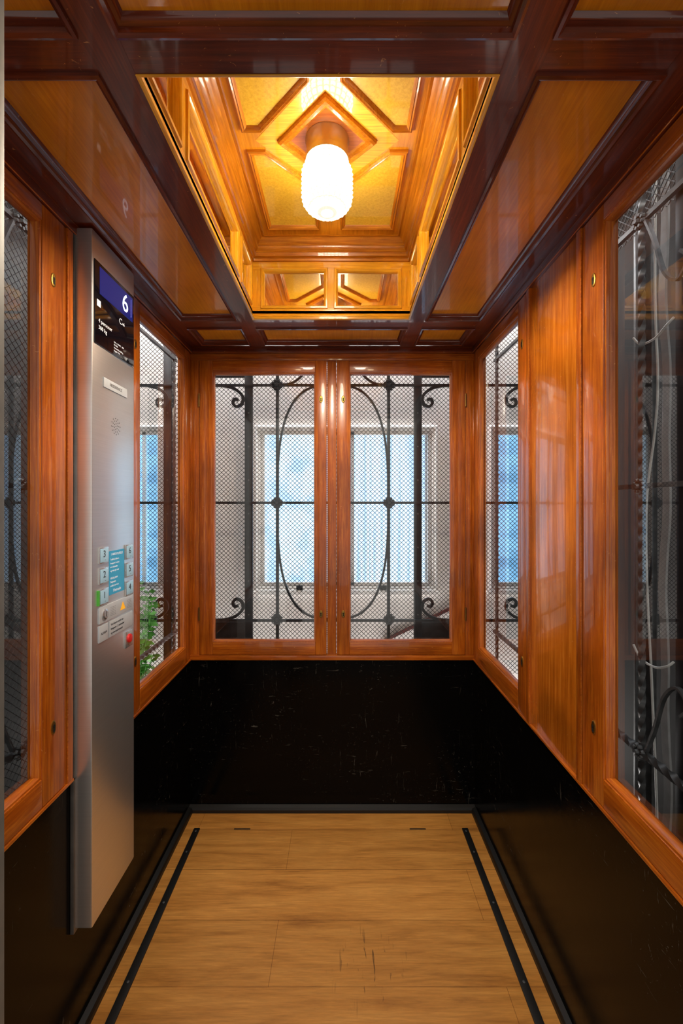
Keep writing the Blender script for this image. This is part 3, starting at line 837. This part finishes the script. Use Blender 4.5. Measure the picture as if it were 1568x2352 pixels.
for (p, q) in (((880, 1468), (1045, 1388)),):
    P = (wx(p[0]), wz(p[1])); Q = (wx(q[0]), wz(q[1]))
    b0 = len(m.v)
    for (u, v) in (P, Q):
        for dv in (0, -.018):
            for h in (.001, .012): m.v.append(mW(u, v+dv, h))
    for qd in ((0, 1, 3, 2), (4, 6, 7, 5), (0, 4, 5, 1), (2, 3, 7, 6), (0, 2, 6, 4), (1, 5, 7, 3)): m.face([b0+i for i in qd], MAROON)
m.build('trim_5', label='maroon painted stair edging', kind='structure')

# plant, standing on this side of the stair grille
PX, PY = -.99, 2.02
pl = empty('potted_plant', (PX, PY, -.031), 'leafy green plant in terracotta pot by the grille', category='plant')
MB().lathe([(.06, -.031), (.065, -.03), (.09, .18), (.10, .185), (.10, .21), (.09, .21), (.08, .17)], (PX, PY, 0), POT, 28).build('pot', parent=pl, label='terracotta pot')
m = MB(); ms = MB()
for k in range(26):
    a = random.uniform(0, 6.28); hgt = random.uniform(.6, 1.06); sp = random.uniform(.03, .17)
    P = [Vector((PX, PY, .17)), Vector((PX+sp*.3*math.cos(a), PY+sp*.12*math.sin(a), hgt*.6)), Vector((PX+sp*math.cos(a), PY+min(sp, .08)*.8*math.sin(a), hgt))]
    pth = smoothpath(P, 8)
    ms.tube(pth, .002, LEAF)
    for i in range(5, len(pth)):
        for sd in (-1, 1):
            an = a+sd*1.2+random.uniform(-.5, .5); Lf = random.uniform(.025, .05)
            d = Vector((math.cos(an), .4*math.sin(an), random.uniform(-.4, .5))).normalized()
            w_ = d.cross(Vector((0, 1, .2))).normalized()*Lf*.3
            p = pth[i]
            b = len(m.v); m.v += [tuple(p), tuple(p+d*Lf*.5+w_), tuple(p+d*Lf), tuple(p+d*Lf*.5-w_)]
            m.face([b, b+1, b+2, b+3], LEAF)
ms.build('stems', parent=pl); m.build('foliage', parent=pl, smooth=False, label='small green leaves')

# door jamb
MB().box(-.46, -.3275, .40, .415, 0, 2.35, JAMB).build('trim_6', bevel=.001, label='grey metal lift entrance jamb', kind='structure')

# ---------------------------------------------------------------- lights
def light(name, typ, loc, rot, energy, col, **kw):
    l = bpy.data.lights.new(name, typ); l.energy = energy; l.color = col
    for k, v in kw.items(): setattr(l, k, v)
    o = bpy.data.objects.new(name, l); o.location = loc; o.rotation_euler = rot; COL.objects.link(o); return o
light('lamp_light', 'SPOT', (cx, cy, 2.20), (0, 0, 0), 42, (1, .88, .70), spot_size=math.radians(165), spot_blend=.4, shadow_soft_size=.05)
light('landing_fill', 'AREA', (.05, -.8, 3.15), (math.radians(45), 0, 0), 28, (1, .93, .84), shape='RECTANGLE', size=1.4, size_y=.6)  # added fill from behind the camera, not a landing fixture
light('stair_upper_fill', 'AREA', (-.04, 2.2, 2.75), (math.radians(12), 0, 0), 38, (.97, .98, 1), shape='RECTANGLE', size=2.5, size_y=.14)  # added strip that brightens the stair wall from above, no fixture there
light('stair_lower_fill', 'AREA', (-.04, 2.2, .05), (math.radians(168), 0, 0), 28, (1, .97, .94), shape='RECTANGLE', size=2.5, size_y=.14)  # added upward fill for the lower stair wall, no lamp there
light('shaft_fill', 'AREA', (1.05, 1.0, 2.8), (0, 0, 0), 6, (.95, .97, 1), shape='RECTANGLE', size=.25, size_y=1.2)  # added fill so the ironwork in the right shaft shows
light('stair_side_fill', 'AREA', (-1.1, 1.75, 2.5), (math.radians(20), 0, 0), 7, (1, .97, .93), shape='RECTANGLE', size=.3, size_y=.3)  # added fill over the left stair side and the plant

w = bpy.data.worlds.new('world'); sc.world = w; w.use_nodes = True
bg = w.node_tree.nodes['Background']; bg.inputs['Color'].default_value = (1, .95, .87, 1); bg.inputs['Strength'].default_value = .85

# ---------------------------------------------------------------- camera
cam = bpy.data.cameras.new('camera'); co = bpy.data.objects.new('camera', cam); COL.objects.link(co)
co.location = (0, 0, CAM); co.rotation_euler = (math.radians(90), 0, 0)
cam.sensor_fit = 'AUTO'; cam.sensor_width = 36; cam.lens = 15; cam.shift_y = -14/2352; cam.clip_start = .01
sc.camera = co
